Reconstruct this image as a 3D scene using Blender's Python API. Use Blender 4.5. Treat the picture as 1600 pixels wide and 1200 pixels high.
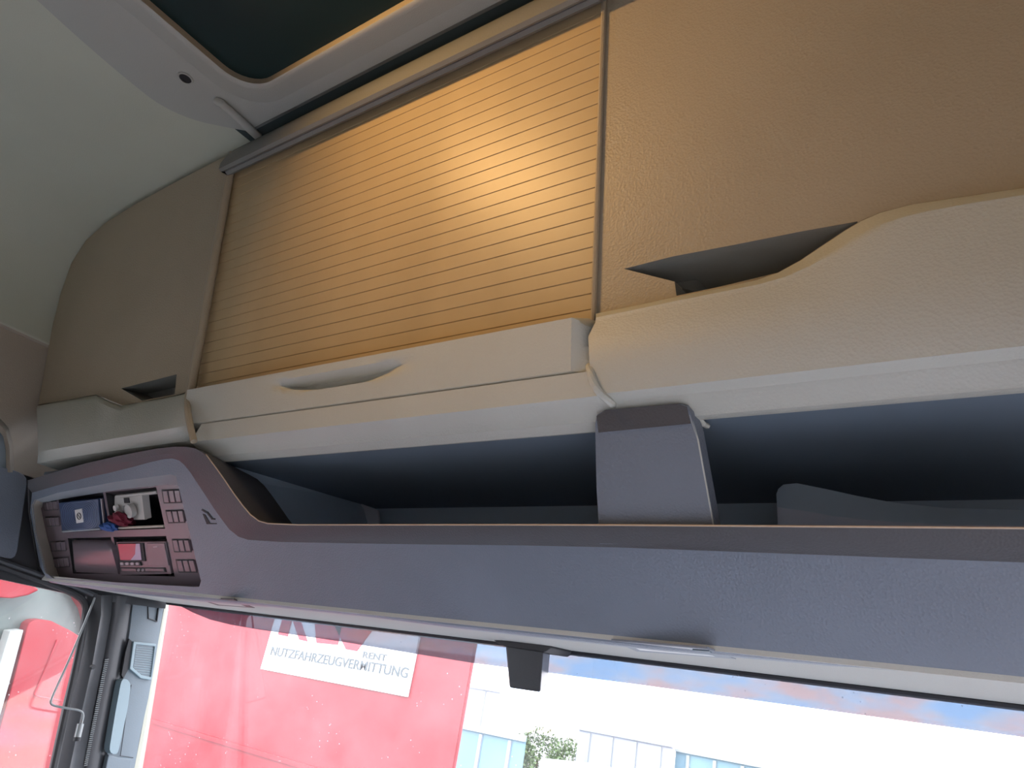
import bpy, bmesh, math, random
from mathutils import Vector, Matrix
from mathutils.geometry import tessellate_polygon
random.seed(4)
for o in list(bpy.data.objects): bpy.data.objects.remove(o)
SC = bpy.context.scene
S = 0.72                       # metres per layout unit; the camera stands at the origin, 2.8 m above the yard
F = 1140.0                     # focal length in pixels of the 1600 px frame
# ------------------------------------------------------------------ camera
_a = Vector((-1600, 215, F)); _f = Vector(((F*F+215*670)/1600, 670, F))
CX = -_a.normalized(); CY = _f.normalized(); CZ = CY.cross(CX)
if CZ.y > 0: CZ = -CZ
def ray(px, py):
    d = Vector((px-800, py-600, F)); return Vector((d.dot(CX), d.dot(CY), d.dot(CZ)))
cam = bpy.data.cameras.new('camera'); co = bpy.data.objects.new('camera', cam)
SC.collection.objects.link(co); SC.camera = co
cam.sensor_fit = 'HORIZONTAL'; cam.sensor_width = 36; cam.lens = 36*F/1600; cam.clip_start = .01; cam.clip_end = 500
rt = Vector((CX.x, CY.x, CZ.x)); dn = Vector((CX.y, CY.y, CZ.y)); fw = Vector((CX.z, CY.z, CZ.z))
co.matrix_world = Matrix(((rt.x, -dn.x, -fw.x, 0), (rt.y, -dn.y, -fw.y, 0), (rt.z, -dn.z, -fw.z, 0), (0, 0, 0, 1)))
# ------------------------------------------------------------------ colour management and world
SC.view_settings.view_transform = 'Standard'; SC.view_settings.look = 'None'
SC.view_settings.exposure = 1.65; SC.view_settings.gamma = 1; SC.view_settings.use_curve_mapping = False
W = bpy.data.worlds.new('sky'); SC.world = W; W.use_nodes = True
nt = W.node_tree; nt.nodes.clear()
def N(t, ty, **k):
    n = t.nodes.new(ty)
    for a, b in k.items():
        if a in n.inputs.keys(): n.inputs[a].default_value = b
        else: setattr(n, a, b)
    return n
tc = N(nt, 'ShaderNodeTexCoord'); mp = N(nt, 'ShaderNodeMapping'); mp.inputs['Scale'].default_value = (1, 1, 3.2)
nz = N(nt, 'ShaderNodeTexNoise', Scale=8.0, Detail=9.0, Roughness=.62)
cr = N(nt, 'ShaderNodeValToRGB')
e = cr.color_ramp.elements; e[0].position = .41; e[0].color = (.55, .74, 1.0, 1); e[1].position = .60; e[1].color = (1.0, .68, .62, 1)
m_ = e.new(.50); m_.color = (.77, .80, .90, 1)
bg = N(nt, 'ShaderNodeBackground', Strength=2.1); wo = N(nt, 'ShaderNodeOutputWorld')
nt.links.new(tc.outputs['Generated'], mp.inputs['Vector']); nt.links.new(mp.outputs[0], nz.inputs['Vector'])
nt.links.new(nz.outputs['Fac'], cr.inputs[0]); nt.links.new(cr.outputs[0], bg.inputs[0]); nt.links.new(bg.outputs[0], wo.inputs[0])
# low evening sun, behind the vehicle on its left
sun = bpy.data.lights.new('sun', 'SUN'); sun.energy = .5; sun.angle = .02; sun.color = (1, .9, .78)
so = bpy.data.objects.new('sun', sun); SC.collection.objects.link(so)
so.rotation_euler = Vector((.55, .8, -.42)).to_track_quat('-Z', 'Y').to_euler()
# ------------------------------------------------------------------ materials
def mat(name, col, rough=.5, bump=0, bscale=300, kind='noise', spec=.5, metal=0, var=0, vscale=4, trans=0, sheen=0):
    m = bpy.data.materials.new(name); m.use_nodes = True; t = m.node_tree; p = t.nodes['Principled BSDF']
    p.inputs['Base Color'].default_value = (*col, 1); p.inputs['Roughness'].default_value = rough
    p.inputs['Specular IOR Level'].default_value = spec; p.inputs['Metallic'].default_value = metal
    tc = N(t, 'ShaderNodeTexCoord')
    if var:
        n = N(t, 'ShaderNodeTexNoise', Scale=vscale, Detail=5.0); r = N(t, 'ShaderNodeValToRGB')
        r.color_ramp.elements[0].position = .3; r.color_ramp.elements[1].position = .7
        r.color_ramp.elements[0].color = (*[c*(1-var) for c in col], 1); r.color_ramp.elements[1].color = (*[min(1, c*(1+var)) for c in col], 1)
        t.links.new(tc.outputs['Object'], n.inputs['Vector']); t.links.new(n.outputs['Fac'], r.inputs[0]); t.links.new(r.outputs[0], p.inputs['Base Color'])
    if bump:
        n = N(t, 'ShaderNodeTexNoise', Scale=bscale, Detail=2.0) if kind == 'noise' else N(t, 'ShaderNodeTexVoronoi', Scale=bscale)
        b = N(t, 'ShaderNodeBump', Strength=bump, Distance=.002)
        t.links.new(tc.outputs['Object'], n.inputs['Vector']); t.links.new(n.outputs[0], b.inputs['Height']); t.links.new(b.outputs[0], p.inputs['Normal'])
    return m
M = {
 'beige': mat('grained_beige_plastic', (.42, .36, .26), .46, .22, 330, 'vor', .4, var=.05),
 'slat': mat('satin_beige_slat', (.50, .38, .21), .40, .05, 60, var=.08, vscale=9, spec=.5),
 'beigelow': mat('daylit_beige_plastic', (.55, .56, .495), .48, .20, 330, 'vor', .4, var=.04),  # same beige, greyed and lightened to paint cool daylight on lower faces
 'pocket': mat('pocket_plastic', (.22, .23, .21), .5, .1, 330, 'vor', .4),
 'felt': mat('headliner_fabric', (.54, .56, .46), .95, .25, 420, spec=.1, var=.04, vscale=3),
 'hatch': mat('hatch_plastic', (.42, .43, .39), .5, .1, 420, 'vor', .4),
 'hatchglass': mat('smoked_hatch_glass', (.016, .034, .034), .3, spec=.15),
 'dark': mat('dark_grained_plastic', (.19, .22, .265), .38, .25, 360, 'vor', .5, var=.08, vscale=6),
 'hazydark': mat('haze_lifted_recess_plastic', (.50, .62, .72), .6, .1, 300, spec=.3),  # dark plastic made pale blue; lens haze is put into its colour
 'rim': mat('charcoal_rim_plastic', (.085, .083, .086), .5, .2, 360, 'vor', .4),
 'rimglint': mat('rim_glint_tan', (.55, .42, .30), .35),
 'black': mat('matt_black', (.012, .013, .016), .6),
 'bezel': mat('switch_panel_plastic', (.17, .135, .155), .24, .05, 300, spec=.95),
 'silver': mat('silver_plastic_lit_reveal', (.36, .40, .42), .3, spec=.6),
 'cream': mat('cream_plastic_lit_reveal', (.62, .57, .47), .5),
 'header': mat('pale_header_fabric', (.50, .51, .47), .7, .4, 500, spec=.3),
 'wall': mat('beige_wall_trim', (.42, .37, .30), .55, .15, 330, 'vor', .3),
 'rubber': mat('window_rubber', (.02, .021, .023), .5),
 'pillar': mat('dark_pillar_trim', (.045, .048, .052), .38, .08, 300),
 'greytrim': mat('grey_pillar_trim', (.15, .19, .215), .45, .1, 300),
 'palegrip': mat('pale_grip', (.22, .30, .33), .35),
 'frit': mat('pale_seal_strip', (.36, .36, .29), .5),
 'metal': mat('zinc_cage', (.55, .54, .50), .35, metal=.0),
 'blue': mat('blue_tray', (.045, .075, .16), .4),
 'ring': mat('pale_ring_line', (.22, .29, .42), .4),
 'white': mat('white_label', (.75, .75, .73), .5),
 'redcloth': mat('dark_red_cloth', (.16, .012, .03), .9, .4, 80),
 'bluecloth': mat('blue_cloth', (.03, .10, .32), .8, .4, 80),
 'screen': mat('glossy_display', (.55, .06, .10), .12, spec=.8),
 'screenglare': mat('painted_display_glare', (.5, .45, .62), .12, spec=.8),
 'btn': mat('pale_button', (.45, .38, .42), .4),
 'red': mat('faded_red_paint', (.33, .012, .022), .35, .0, var=.10, vscale=1.3),
 'signwhite': mat('sign_white', (.88, .90, .88), .5),
 'signgrey': mat('sign_grey_lettering', (.10, .13, .14), .6),
 'signred': mat('sign_red_lettering', (.50, .03, .05), .5),
 'cabglass': mat('grey_green_glass', (.13, .17, .155), .25, var=.35, vscale=4),
 'whitepaint': mat('white_paint', (.45, .5, .47), .5),
 'shed_pale': mat('pale_cladding', (.40, .42, .47), .7),
 'shed_blue': mat('light_blue_cladding', (.17, .30, .36), .7, var=.15, vscale=.6),
 'shed_edge': mat('pale_flashing', (.34, .38, .38), .6),
 'floormat': mat('grey_floor_mat', (.6, .64, .7), .6),
 'seatcloth': mat('pale_seat_cloth', (.62, .66, .74), .9),
 'gapshade': mat('gap_shade_colour', (.035, .055, .055), .7),
 'shaderoof': mat('shaded_recess_plastic', (.17, .22, .27), .7),  # recess plastic again, darkened to paint shade under the shelf roof
 'rail': mat('top_rail_plastic', (.20, .205, .19), .45, .08, 330, 'vor', .4),
 'leaf': mat('foliage', (.13, .19, .08), .9, var=.5, vscale=2),
 'bark': mat('bark', (.12, .09, .06), .9),
 'yard': mat('concrete_yard', (.25, .25, .25), .9, .3, 4, var=.1, vscale=.4),
 'tray': mat('translucent_grey_plastic', (.55, .66, .74), .35),
 'paper': mat('faint_grey_paper', (.65, .68, .74), .7),
 'lens': mat('lamp_lens', (.8, .8, .76), .3),
 'steel': mat('cable_sheath', (.22, .24, .24), .3, metal=.3),
 'shell': mat('outer_cab_shell', (.35, .35, .35), .8),
}
def glass_mat(name, tint, haze, hazecol, specks):
    m = bpy.data.materials.new(name); m.use_nodes = True; t = m.node_tree; t.nodes.clear()
    o = N(t, 'ShaderNodeOutputMaterial'); tr = N(t, 'ShaderNodeBsdfTransparent'); tr.inputs[0].default_value = (*tint, 1)
    gl = N(t, 'ShaderNodeBsdfGlossy', Roughness=.03); tl = N(t, 'ShaderNodeBsdfTranslucent'); tl.inputs[0].default_value = (*hazecol, 1)
    df = N(t, 'ShaderNodeBsdfDiffuse'); df.inputs[0].default_value = (*hazecol, 1)
    dm = N(t, 'ShaderNodeMixShader', Fac=.3); t.links.new(tl.outputs[0], dm.inputs[1]); t.links.new(df.outputs[0], dm.inputs[2])
    a = N(t, 'ShaderNodeMixShader', Fac=.05); t.links.new(tr.outputs[0], a.inputs[1]); t.links.new(gl.outputs[0], a.inputs[2])
    b = N(t, 'ShaderNodeMixShader'); t.links.new(a.outputs[0], b.inputs[1]); t.links.new(dm.outputs[0], b.inputs[2])
    tc = N(t, 'ShaderNodeTexCoord')
    n1 = N(t, 'ShaderNodeTexNoise', Scale=7.0, Detail=6.0, Roughness=.6); n2 = N(t, 'ShaderNodeTexVoronoi', Scale=70.0); n3 = N(t, 'ShaderNodeTexNoise', Scale=12.0, Detail=1.0)
    for n in (n1, n2, n3): t.links.new(tc.outputs['Object'], n.inputs['Vector'])
    r1 = N(t, 'ShaderNodeMapRange'); r1.inputs[1].default_value = .35; r1.inputs[2].default_value = .75; r1.inputs[3].default_value = haze*.4; r1.inputs[4].default_value = haze*1.8
    r2 = N(t, 'ShaderNodeMapRange'); r2.inputs[1].default_value = .10; r2.inputs[2].default_value = .05; r2.inputs[3].default_value = 0; r2.inputs[4].default_value = specks
    r3 = N(t, 'ShaderNodeMapRange'); r3.inputs[1].default_value = .5; r3.inputs[2].default_value = .6
    mu = N(t, 'ShaderNodeMath', operation='MULTIPLY'); ad = N(t, 'ShaderNodeMath', operation='ADD', use_clamp=True)
    t.links.new(n1.outputs['Fac'], r1.inputs[0]); t.links.new(n2.outputs['Distance'], r2.inputs[0]); t.links.new(n3.outputs['Fac'], r3.inputs[0])
    t.links.new(r2.outputs[0], mu.inputs[0]); t.links.new(r3.outputs[0], mu.inputs[1]); t.links.new(mu.outputs[0], ad.inputs[0]); t.links.new(r1.outputs[0], ad.inputs[1])
    t.links.new(ad.outputs[0], b.inputs[0]); t.links.new(b.outputs[0], o.inputs[0]); return m
M['glass'] = glass_mat('dusty_glass', (.97, .99, .98), .035, (.9, .9, .9), .6)
M['band'] = glass_mat('tinted_band_glass', (.13, .145, .18), .06, (.40, .37, .46), .4)
# ------------------------------------------------------------------ mesh helpers (layout units in, metres out)
COL = SC.collection; WL = {}
def V(*a): return Vector(a)
def tag(o, label=None, cat=None, group=None, kind=None):
    if label: o['label'] = label
    if cat: o['category'] = cat
    if group: o['group'] = group
    if kind: o['kind'] = kind
    return o
def thing(name, label, cat, loc, group=None):
    o = bpy.data.objects.new(name, None); COL.objects.link(o); o.empty_display_size = .05
    o.location = Vector(loc)*S; WL[o.name] = Vector(loc)*S
    return tag(o, label, cat, group)
def obj(name, vs, fs, m, parent=None, smooth=False, solid=0, bevel=0, seg=2, off=-1):
    vs = [Vector(v)*S for v in vs]
    if parent is not None: base = WL[parent.name]
    else:
        base = Vector(((min(v.x for v in vs)+max(v.x for v in vs))/2, (min(v.y for v in vs)+max(v.y for v in vs))/2, min(v.z for v in vs)))
    me = bpy.data.meshes.new(name); me.from_pydata([tuple(v-base) for v in vs], [], fs)
    bm = bmesh.new(); bm.from_mesh(me); bmesh.ops.remove_doubles(bm, verts=bm.verts, dist=1e-6); bmesh.ops.recalc_face_normals(bm, faces=bm.faces); bm.to_mesh(me); bm.free()
    me.materials.append(M[m])
    if smooth:
        for p in me.polygons: p.use_smooth = True
        me.set_sharp_from_angle(angle=math.radians(smooth if smooth is not True else 40))
    o = bpy.data.objects.new(name, me); COL.objects.link(o)
    if parent is None: o.location = base; WL[o.name] = base
    else: o.parent = parent; WL[o.name] = base
    if solid:
        md = o.modifiers.new('solid', 'SOLIDIFY'); md.thickness = solid*S; md.offset = off
    if bevel:
        md = o.modifiers.new('bevel', 'BEVEL'); md.width = bevel*S; md.segments = seg; md.limit_method = 'ANGLE'; md.angle_limit = .5; md.harden_normals = False
    return o
def loft(rows):
    n = len(rows[0]); vs = [p for r in rows for p in r]; fs = []
    for i in range(len(rows)-1):
        for j in range(n-1): fs.append((i*n+j, i*n+j+1, (i+1)*n+j+1, (i+1)*n+j))
    return vs, fs
def slab(rows, back):                  # closed body: front loft, back = same rows moved by `back`
    vs, fs = loft(rows); n = len(rows[0]); m = len(rows); k = len(vs)
    vs2 = [p+back for p in vs]; f2 = [tuple(i+k for i in reversed(f)) for f in fs]
    ring = [j for j in range(n)] + [i*n+n-1 for i in range(1, m)] + [(m-1)*n+j for j in range(n-2, -1, -1)] + [i*n for i in range(m-2, 0, -1)]
    side = [(ring[i], ring[(i+1) % len(ring)], ring[(i+1) % len(ring)]+k, ring[i]+k) for i in range(len(ring))]
    return vs+vs2, fs+f2+side
def prism(poly, ex, holes=()):         # flat outline with holes, pushed by ex
    loops = [list(poly)]+[list(h) for h in holes]
    flat = [p for l in loops for p in l]; k = len(flat)
    tri = tessellate_polygon([[Vector(p) for p in l] for l in loops])
    fs = [tuple(t) for t in tri]; fs += [tuple(i+k for i in reversed(t)) for t in tri]
    s = 0
    for l in loops:
        n = len(l)
        for i in range(n): a, b = s+i, s+(i+1) % n; fs.append((a, b, b+k, a+k))
        s += n
    return [Vector(p) for p in flat]+[Vector(p)+Vector(ex) for p in flat], fs
def tube(path, r, n=8, radii=None):
    vs, fs = [], []; m = len(path)
    up = Vector((0, 0, 1))
    for i, p in enumerate(path):
        d = (path[min(i+1, m-1)]-path[max(i-1, 0)]).normalized()
        a = d.cross(up); a = a.normalized() if a.length > 1e-3 else Vector((1, 0, 0)); b = d.cross(a).normalized()
        rr = radii[i] if radii else r
        for j in range(n):
            t = 2*math.pi*j/n; vs.append(p+a*math.cos(t)*rr+b*math.sin(t)*rr)
    for i in range(m-1):
        for j in range(n): fs.append((i*n+j, i*n+(j+1) % n, (i+1)*n+(j+1) % n, (i+1)*n+j))
    fs.append(tuple(range(n))); fs.append(tuple((m-1)*n+j for j in range(n)))
    return vs, fs
def box(a, b):
    x0, y0, z0 = a; x1, y1, z1 = b
    vs = [V(x, y, z) for x in (x0, x1) for y in (y0, y1) for z in (z0, z1)]
    return vs, [(0, 1, 3, 2), (4, 6, 7, 5), (0, 4, 5, 1), (2, 3, 7, 6), (0, 2, 6, 4), (1, 5, 7, 3)]
def join(*ms):
    vs, fs = [], []
    for v, f in ms: k = len(vs); vs += v; fs += [tuple(i+k for i in q) for q in f]
    return vs, fs
def smoothpath(pts, it=2):
    for _ in range(it):
        q = [pts[0]]
        for a, b in zip(pts, pts[1:]): q += [a*.75+b*.25, a*.25+b*.75]
        q.append(pts[-1]); pts = q
    return pts
def roundpoly(pts, r=.25, n=3):        # soften the corners of a closed outline
    out = []; m = len(pts)
    for i, p in enumerate(pts):
        a, b = pts[i-1], pts[(i+1) % m]
        A = p+(a-p)*min(.45, r/(a-p).length); B = p+(b-p)*min(.45, r/(b-p).length)
        for k in range(n+1): t = k/n; out.append(A*(1-t)**2+p*2*t*(1-t)+B*t*t)
    return out
# planes of the cab: n.p = c
class PL:
    def __init__(s, n, c): s.n = Vector(n); s.c = c
    def at(s, x, y, off=0):            # off: distance the point stands proud of the plane, towards the cab interior
        r = ray(x, y); return r*((s.c-off*s.n.length)/s.n.dot(r))
    def L(s, pts, off=0): return [s.at(*p, off) for p in pts]
    def back(s, d): return s.n.normalized()*d
    @staticmethod
    def three(a, b, c):
        n = (b-a).cross(c-a).normalized(); k = n.dot(a)
        return PL(n, k) if k > 0 else PL(-n, -k)
T = math.radians(10)
LP = PL((0, math.cos(T), math.sin(T)), 1.0)          # front of the three upper lockers, leaning
MF = PL((0, 1, .66), 1.171)                           # face of the dark console
CE = PL((0, 0, 1), 1.355)                             # roof
WP = PL((-1, 0, -.2), 2.64)                           # left side wall
PP = PL((0, 1, .5625), 1.137)                         # shelf pillar
def YP(Y): return PL((0, 1, 0), Y)
def lp(x, z, off=0): return V(x, (1-z*math.sin(T))/math.cos(T), z) - LP.n*off
def zoy(px, py): r = ray(px, py); return r.z/r.y
XM = -1.19                                            # middle of the cab
def row(x0, x1, y, z, n=2): return [V(x0+(x1-x0)*i/(n-1), y, z) for i in range(n)]

# ================================================================== SETTING
GZ = -2.8/S
tag(obj('ground', *box((-90, -20, GZ-.3), (90, 170, GZ)), 'yard'), kind='structure')
# headliner: outline of the roof section carried along the cab
sec = [LP.at(*p) for p in [(75, 540), (80, 500), (90, 460), (105, 415), (130, 375), (150, 350), (190, 320), (260, 280)]]
sec = [V(p.x, 0, p.z) for p in sec]; sec[-1].z = 1.366; sec.append(V(-1.9, 0, 1.372)); sec.append(V(XM, 0, 1.374))
sec = smoothpath(sec, 2); full = sec + [V(2*XM-p.x, 0, p.z) for p in reversed(sec[:-1])]
def at_y(sec, y): return [V(p.x, y, p.z) for p in sec]
rows = [at_y(full, y) for y in (1.35, .80, -.2, -1.7)]
# the roof is open where the hatch sits: side strips and a middle with a hole
o = obj('ceiling', *loft(rows), 'felt', smooth=60, solid=.02, off=0); tag(o, kind='structure')
# left side wall: beige upper trim above, dark lower trim
def wallp(y, z, off=0): return V(-2.64-.2*z+off, y, z)
arch = WP.L([(-40, 640), (-12, 650), (5, 664), (14, 684), (18, 710), (20, 738)])
wl = [wallp(-1.7, .885), wallp(1.5, .885), wallp(1.5, .43), wallp(-1.7, .43)]
tag(obj('wall_left', *prism(wl, (-.03, 0, 0)), 'wall'), kind='structure')
gh = thing('grab_recess', 'arched recess moulding on the beige left wall at the photo edge', 'recess', WP.at(0, 738))
ao_ = [(-60, 646), (-30, 645), (0, 653), (13, 668), (20, 692), (22, 738)]; ai_ = [(-60, 664), (-30, 663), (-4, 669), (5, 682), (9, 702), (10, 738)]
obj('recess_rim', *slab([WP.L(ao_, .0), WP.L([((a[0]+b[0])/2, (a[1]+b[1])/2) for a, b in zip(ao_, ai_)], .016), WP.L(ai_, .002)], V(-.02, 0, 0)), 'wall', gh, smooth=60)
obj('recess_floor', *prism(WP.L(ai_+[(-60, 738)], .001), V(-.01, 0, 0)), 'greytrim', gh)
tag(obj('trim_1', *tube([wallp(-1.7, .888, .0), wallp(.90, .893, .0)], .012), 'wall', smooth=True), kind='structure')
wp2 = [wallp(-1.7, .43, -.01), wallp(1.52, .43, -.01), wallp(1.54, .12, -.01), wallp(1.30, .10, -.01), wallp(-1.7, .10, -.01)]
tag(obj('wall_left', *prism(wp2, (-.04, 0, 0)), 'pillar'), kind='structure')
dp = [wallp(-1.0, .425, .006)]+WP.L([(44, 742), (40, 775), (25, 876)], .006)+[wallp(-1.0, .165, .006)]
tag(obj('trim_2', *prism(roundpoly(dp, .03), (-.02, 0, 0)), 'dark', bevel=.004), kind='structure')
# right wall, mirrored, with its own window opening, and the back wall (both outside the frame)
def wr(y, z): return V(2*XM+2.64+.2*z, y, z)
rw = [wr(-1.7, 1.0), wr(1.5, 1.0), wr(1.5, -1.9), wr(-1.7, -1.9)]
rh = [wr(-.75, .12), wr(1.15, .12), wr(1.32, -.9), wr(-.75, -.9)]
tag(obj('wall_right', *prism(rw, (.03, 0, 0), [rh]), 'wall'), kind='structure')
tag(obj('floor', *box((-2.95, -1.73, -1.95), (.6, 2.4, -1.9)), 'floormat'), kind='structure')
tag(obj('trim_6', *prism([V(-2.7, 1.15, -.98), V(.5, 1.15, -.98), V(.5, 2.3, -.88), V(-2.7, 2.3, -.88)], (0, 0, -.5)), 'dark'), kind='structure')
tag(obj('wall_back', *box((-2.95, -1.73, -1.9), (.6, -1.7, 1.38)), 'wall'), kind='structure')
lw = [wallp(-1.7, .10, -.01), wallp(-.5, .10, -.01), wallp(-.5, -.9, -.01), wallp(1.45, -.9, -.01), wallp(1.45, -1.9, -.01), wallp(-1.7, -1.9, -.01)]
tag(obj('wall_left', *prism(lw, (-.03, 0, 0)), 'pillar'), kind='structure')
# front of the roof above the lockers and cab front behind the shelf
tag(obj('wall_front', *prism([V(-2.9, 1.5, .16), V(.6, 1.5, .16), V(.6, 1.5, 1.40), V(-2.9, 1.5, 1.40)], (0, .03, 0)), 'hazydark'), kind='structure')

# A-pillar plane
PA = V(-2.66, 1.256, .099); C0 = YP(1.56).at(262, 943)
PB = PL((-1, 0, 0), 2.62).at(83, 1200)
PIL = PL.three(PA, C0, PB)
D0 = PIL.at(216, 1200)
WS = PL.three(C0, D0, C0+V(1, 0, 0))
# ------------------------------------------------------------------ windscreen: window_1
def wsp(x, t): p = C0+(D0-C0)*t; return V(x, p.y, p.z)
wx0, wx1 = C0.x, .50
w1 = tag(obj('window_1', *prism([wsp(wx0, 0), wsp(wx1, 0), wsp(wx1, 3.1), wsp(D0.x+(D0.x-C0.x)*2.1, 3.1)], WS.back(.008)), 'glass'), kind='structure')
bl = [(263, 943), (280, 946), (301, 957), (328, 968), (360, 976), (400, 983), (536, 1003), (652, 1022), (739, 1036), (1000, 1070), (1300, 1111), (1600, 1152)]
bp = WS.L(bl, .004); bp.append(V(wx1, bp[-1].y, bp[-1].z)); top = [V(p.x, wsp(0, 0).y-.004, wsp(0, 0).z+.004) for p in bp]
obj('tinted_band', *loft([top, bp]), 'band', w1)
# ------------------------------------------------------------------ side window: window_2
PW = PL((-1, 0, -.2), 2.655)
sw = [wallp(-.5, .105, -.015)]+PW.L([(100, 925), (128, 938), (134, 950), (121, 1027), (83, 1200), (40, 1400)])+[wallp(-.5, -.9, -.015)]
w2 = tag(obj('window_2', *prism(sw, (-.006, 0, 0)), 'glass'), kind='structure')
fr = WP.L([(-60, 862), (0, 884), (70, 909), (112, 925), (131, 938), (135, 955), (122, 1027), (84, 1200), (45, 1380)])
obj('window_seal', *tube(smoothpath(fr, 1), .011), 'rubber', w2, smooth=True)
fr2 = WP.L([(-60, 852), (0, 876), (70, 900), (120, 918), (150, 931)], .01)
obj('frame_bead', *tube(smoothpath(fr2, 1), .009), 'pillar', w2, smooth=True)
# ------------------------------------------------------------------ A-pillar trim
ap = thing('door_pillar', 'black padded pillar beside the side window, left of the ribbed rubber seal', 'pillar', PIL.at(120, 1200))
a_l = [(136, 930), (138, 955), (125, 1027), (105, 1110), (86, 1200), (64, 1290)]; a_m = [(158, 930), (158, 960), (144, 1040), (126, 1120), (108, 1205), (90, 1290)]
a_r = [(176, 930), (174, 960), (160, 1040), (146, 1110), (131, 1200), (112, 1290)]
obj('padded_trim', *slab([PIL.L(a_l, .0), PIL.L(a_m, .035), PIL.L(a_r, .0)], PIL.back(.03)), 'pillar', ap, smooth=70)
c = PIL.at(143, 1042, .03)
obj('screw', *tube([c, c-PIL.n*.012], .0075, 12), 'black', ap, smooth=True)
sl = thing('ribbed_seal', 'ribbed dark rubber seal running down between black pillar and grey trim', 'seal', PIL.at(150, 1200))
s_l = [(176, 930), (174, 960), (160, 1040), (146, 1110), (130, 1200), (112, 1290)]; s_r = [(208, 932), (202, 970), (190, 1045), (176, 1120), (160, 1200), (142, 1290)]
obj('seal_body', *slab([PIL.L(s_l, -.005), PIL.L([((a[0]+b[0])/2, (a[1]+b[1])/2) for a, b in zip(s_l, s_r)], .012), PIL.L(s_r, -.005)], PIL.back(.03)), 'pillar', sl, smooth=70)
for i in range(52):
    t = i/51; a = Vector((170, 1030)).lerp(Vector((137, 1195)), t)
    p = PIL.at(a.x, a.y, .009); q = PIL.at(a.x-6, a.y+1.2, .004)
    obj('rib', *tube([p, q], .0022, 5), 'steel', sl)
gp = thing('windscreen_pillar', 'grey plastic windscreen pillar trim with perforated grille and pale grip', 'pillar', PIL.at(190, 1200))
g_l = [(209, 934), (203, 985), (195, 1035), (186, 1090), (174, 1150), (162, 1205), (146, 1290)]; g_r = [(257, 942), (250, 985), (242, 1035), (232, 1090), (220, 1145), (209, 1205), (192, 1290)]
g_m = [(a[0]*.6+b[0]*.4, a[1]*.6+b[1]*.4) for a, b in zip(g_l, g_r)]
obj('trim_panel', *slab([PIL.L(g_l, 0), PIL.L(g_m, .012), PIL.L(g_r, .006)], PIL.back(.03)), 'greytrim', gp, smooth=70)
gr = [(213, 1007), (242, 1010), (236, 1058), (222, 1055), (208, 1043)]
gf = obj('grille_frame', *prism(PIL.L([(209, 1002), (244, 1006), (237, 1063), (220, 1060), (203, 1045)], .022), PIL.back(.02), [PIL.L(gr, .022)]), 'palegrip', gp, bevel=.002)
obj('grille', *prism(PIL.L(gr, .016), PIL.back(.008)), 'greytrim', gp)
for i in range(12):
    y = 1011+i*3.6; obj('grille_bar', *tube([PIL.at(213-(y-1007)*.11, y, .018), PIL.at(240-(y-1010)*.12, y+3, .018)], .0011, 5), 'palegrip', gf)
obj('grip', *prism(roundpoly(PIL.L([(190, 1061), (199, 1061), (205, 1070), (199, 1110), (184, 1180), (170, 1176), (180, 1115)], .038), .02), PIL.back(.03)), 'palegrip', gp, bevel=.006)
obj('grip_recess', *prism(PIL.L([(202, 998), (206, 1002), (201, 1045), (193, 1060), (190, 1055), (196, 1020)], .016), PIL.back(.01)), 'black', gp)
obj('airbag_mark', *prism(PIL.L([(231, 947), (249, 949), (246, 972), (232, 967)], .0155), PIL.back(.008), [PIL.L([(232.2, 948.2), (247.7, 950), (245.2, 970.3), (233, 966)], .0155)]), 'rubber', gp)
obj('foot_cover', *prism(PIL.L([(170, 1179), (184, 1183), (206, 1186), (190, 1290), (146, 1290)], .022), PIL.back(.02)), 'greytrim', gp, bevel=.003)
obj('panel_seam', *tube(PIL.L([(205, 1070), (198, 1110), (188, 1181), (208, 1184)], .0175), .0014, 5), 'black', gp)
fs_ = PIL.L([(258, 942), (235, 1070), (210, 1200), (192, 1290)], .004); fe_ = PIL.L([(264, 944), (244, 1070), (222, 1205), (205, 1290)], -.006)
obj('pale_seal', *slab([fs_, fe_], PIL.back(.02)), 'frit', gp)
# ------------------------------------------------------------------ hanging cable
cb = thing('hanging_cable', 'thin grey cable hanging from the pillar top, ending in a small cylinder', 'cable', WP.at(120, 1155, .05))
cpts = [(148, 934), (143, 948), (112, 1023), (80, 1092), (79, 1099), (84, 1103), (107, 1107), (126, 1110), (131, 1116), (127, 1133)]
cp = WP.L(cpts, .045)
obj('wire', *tube(smoothpath(cp, 2), .0035, 7), 'steel', cb, smooth=True)
obj('connector', *tube(WP.L([(126, 1131), (120, 1156)], .045), .010, 12), 'steel', cb, smooth=True)
obj('connector_tip', *tube(WP.L([(121, 1152), (119.5, 1158)], .045), .0105, 12), 'black', cb, smooth=True)
# ------------------------------------------------------------------ headers over the windscreen
X0, X1 = -2.66, .33
hz = lambda y: .123+(y-1.09)*.04
tag(obj('trim_3', *prism([V(X0, 1.085, .123), V(X1, 1.085, .123), V(X1, 1.53, .1408), V(X0, 1.53, .1408)], (0, .0, .015)), 'header'), kind='structure')
tag(obj('trim_4', *prism([V(X0, 1.538, .137), V(X1, 1.538, .137), V(X1, 1.60, .1365), V(X0, 1.60, .1365)], (0, 0, .02)), 'header'), kind='structure')
tag(obj('trim_5', *tube([V(X0, 1.533, .139), V(X1, 1.533, .139)], .006, 6), 'black'), kind='structure')
HP = PL.three(V(0, 1.085, .123), V(1, 1.085, .123), V(0, 1.53, .1408))

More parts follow.
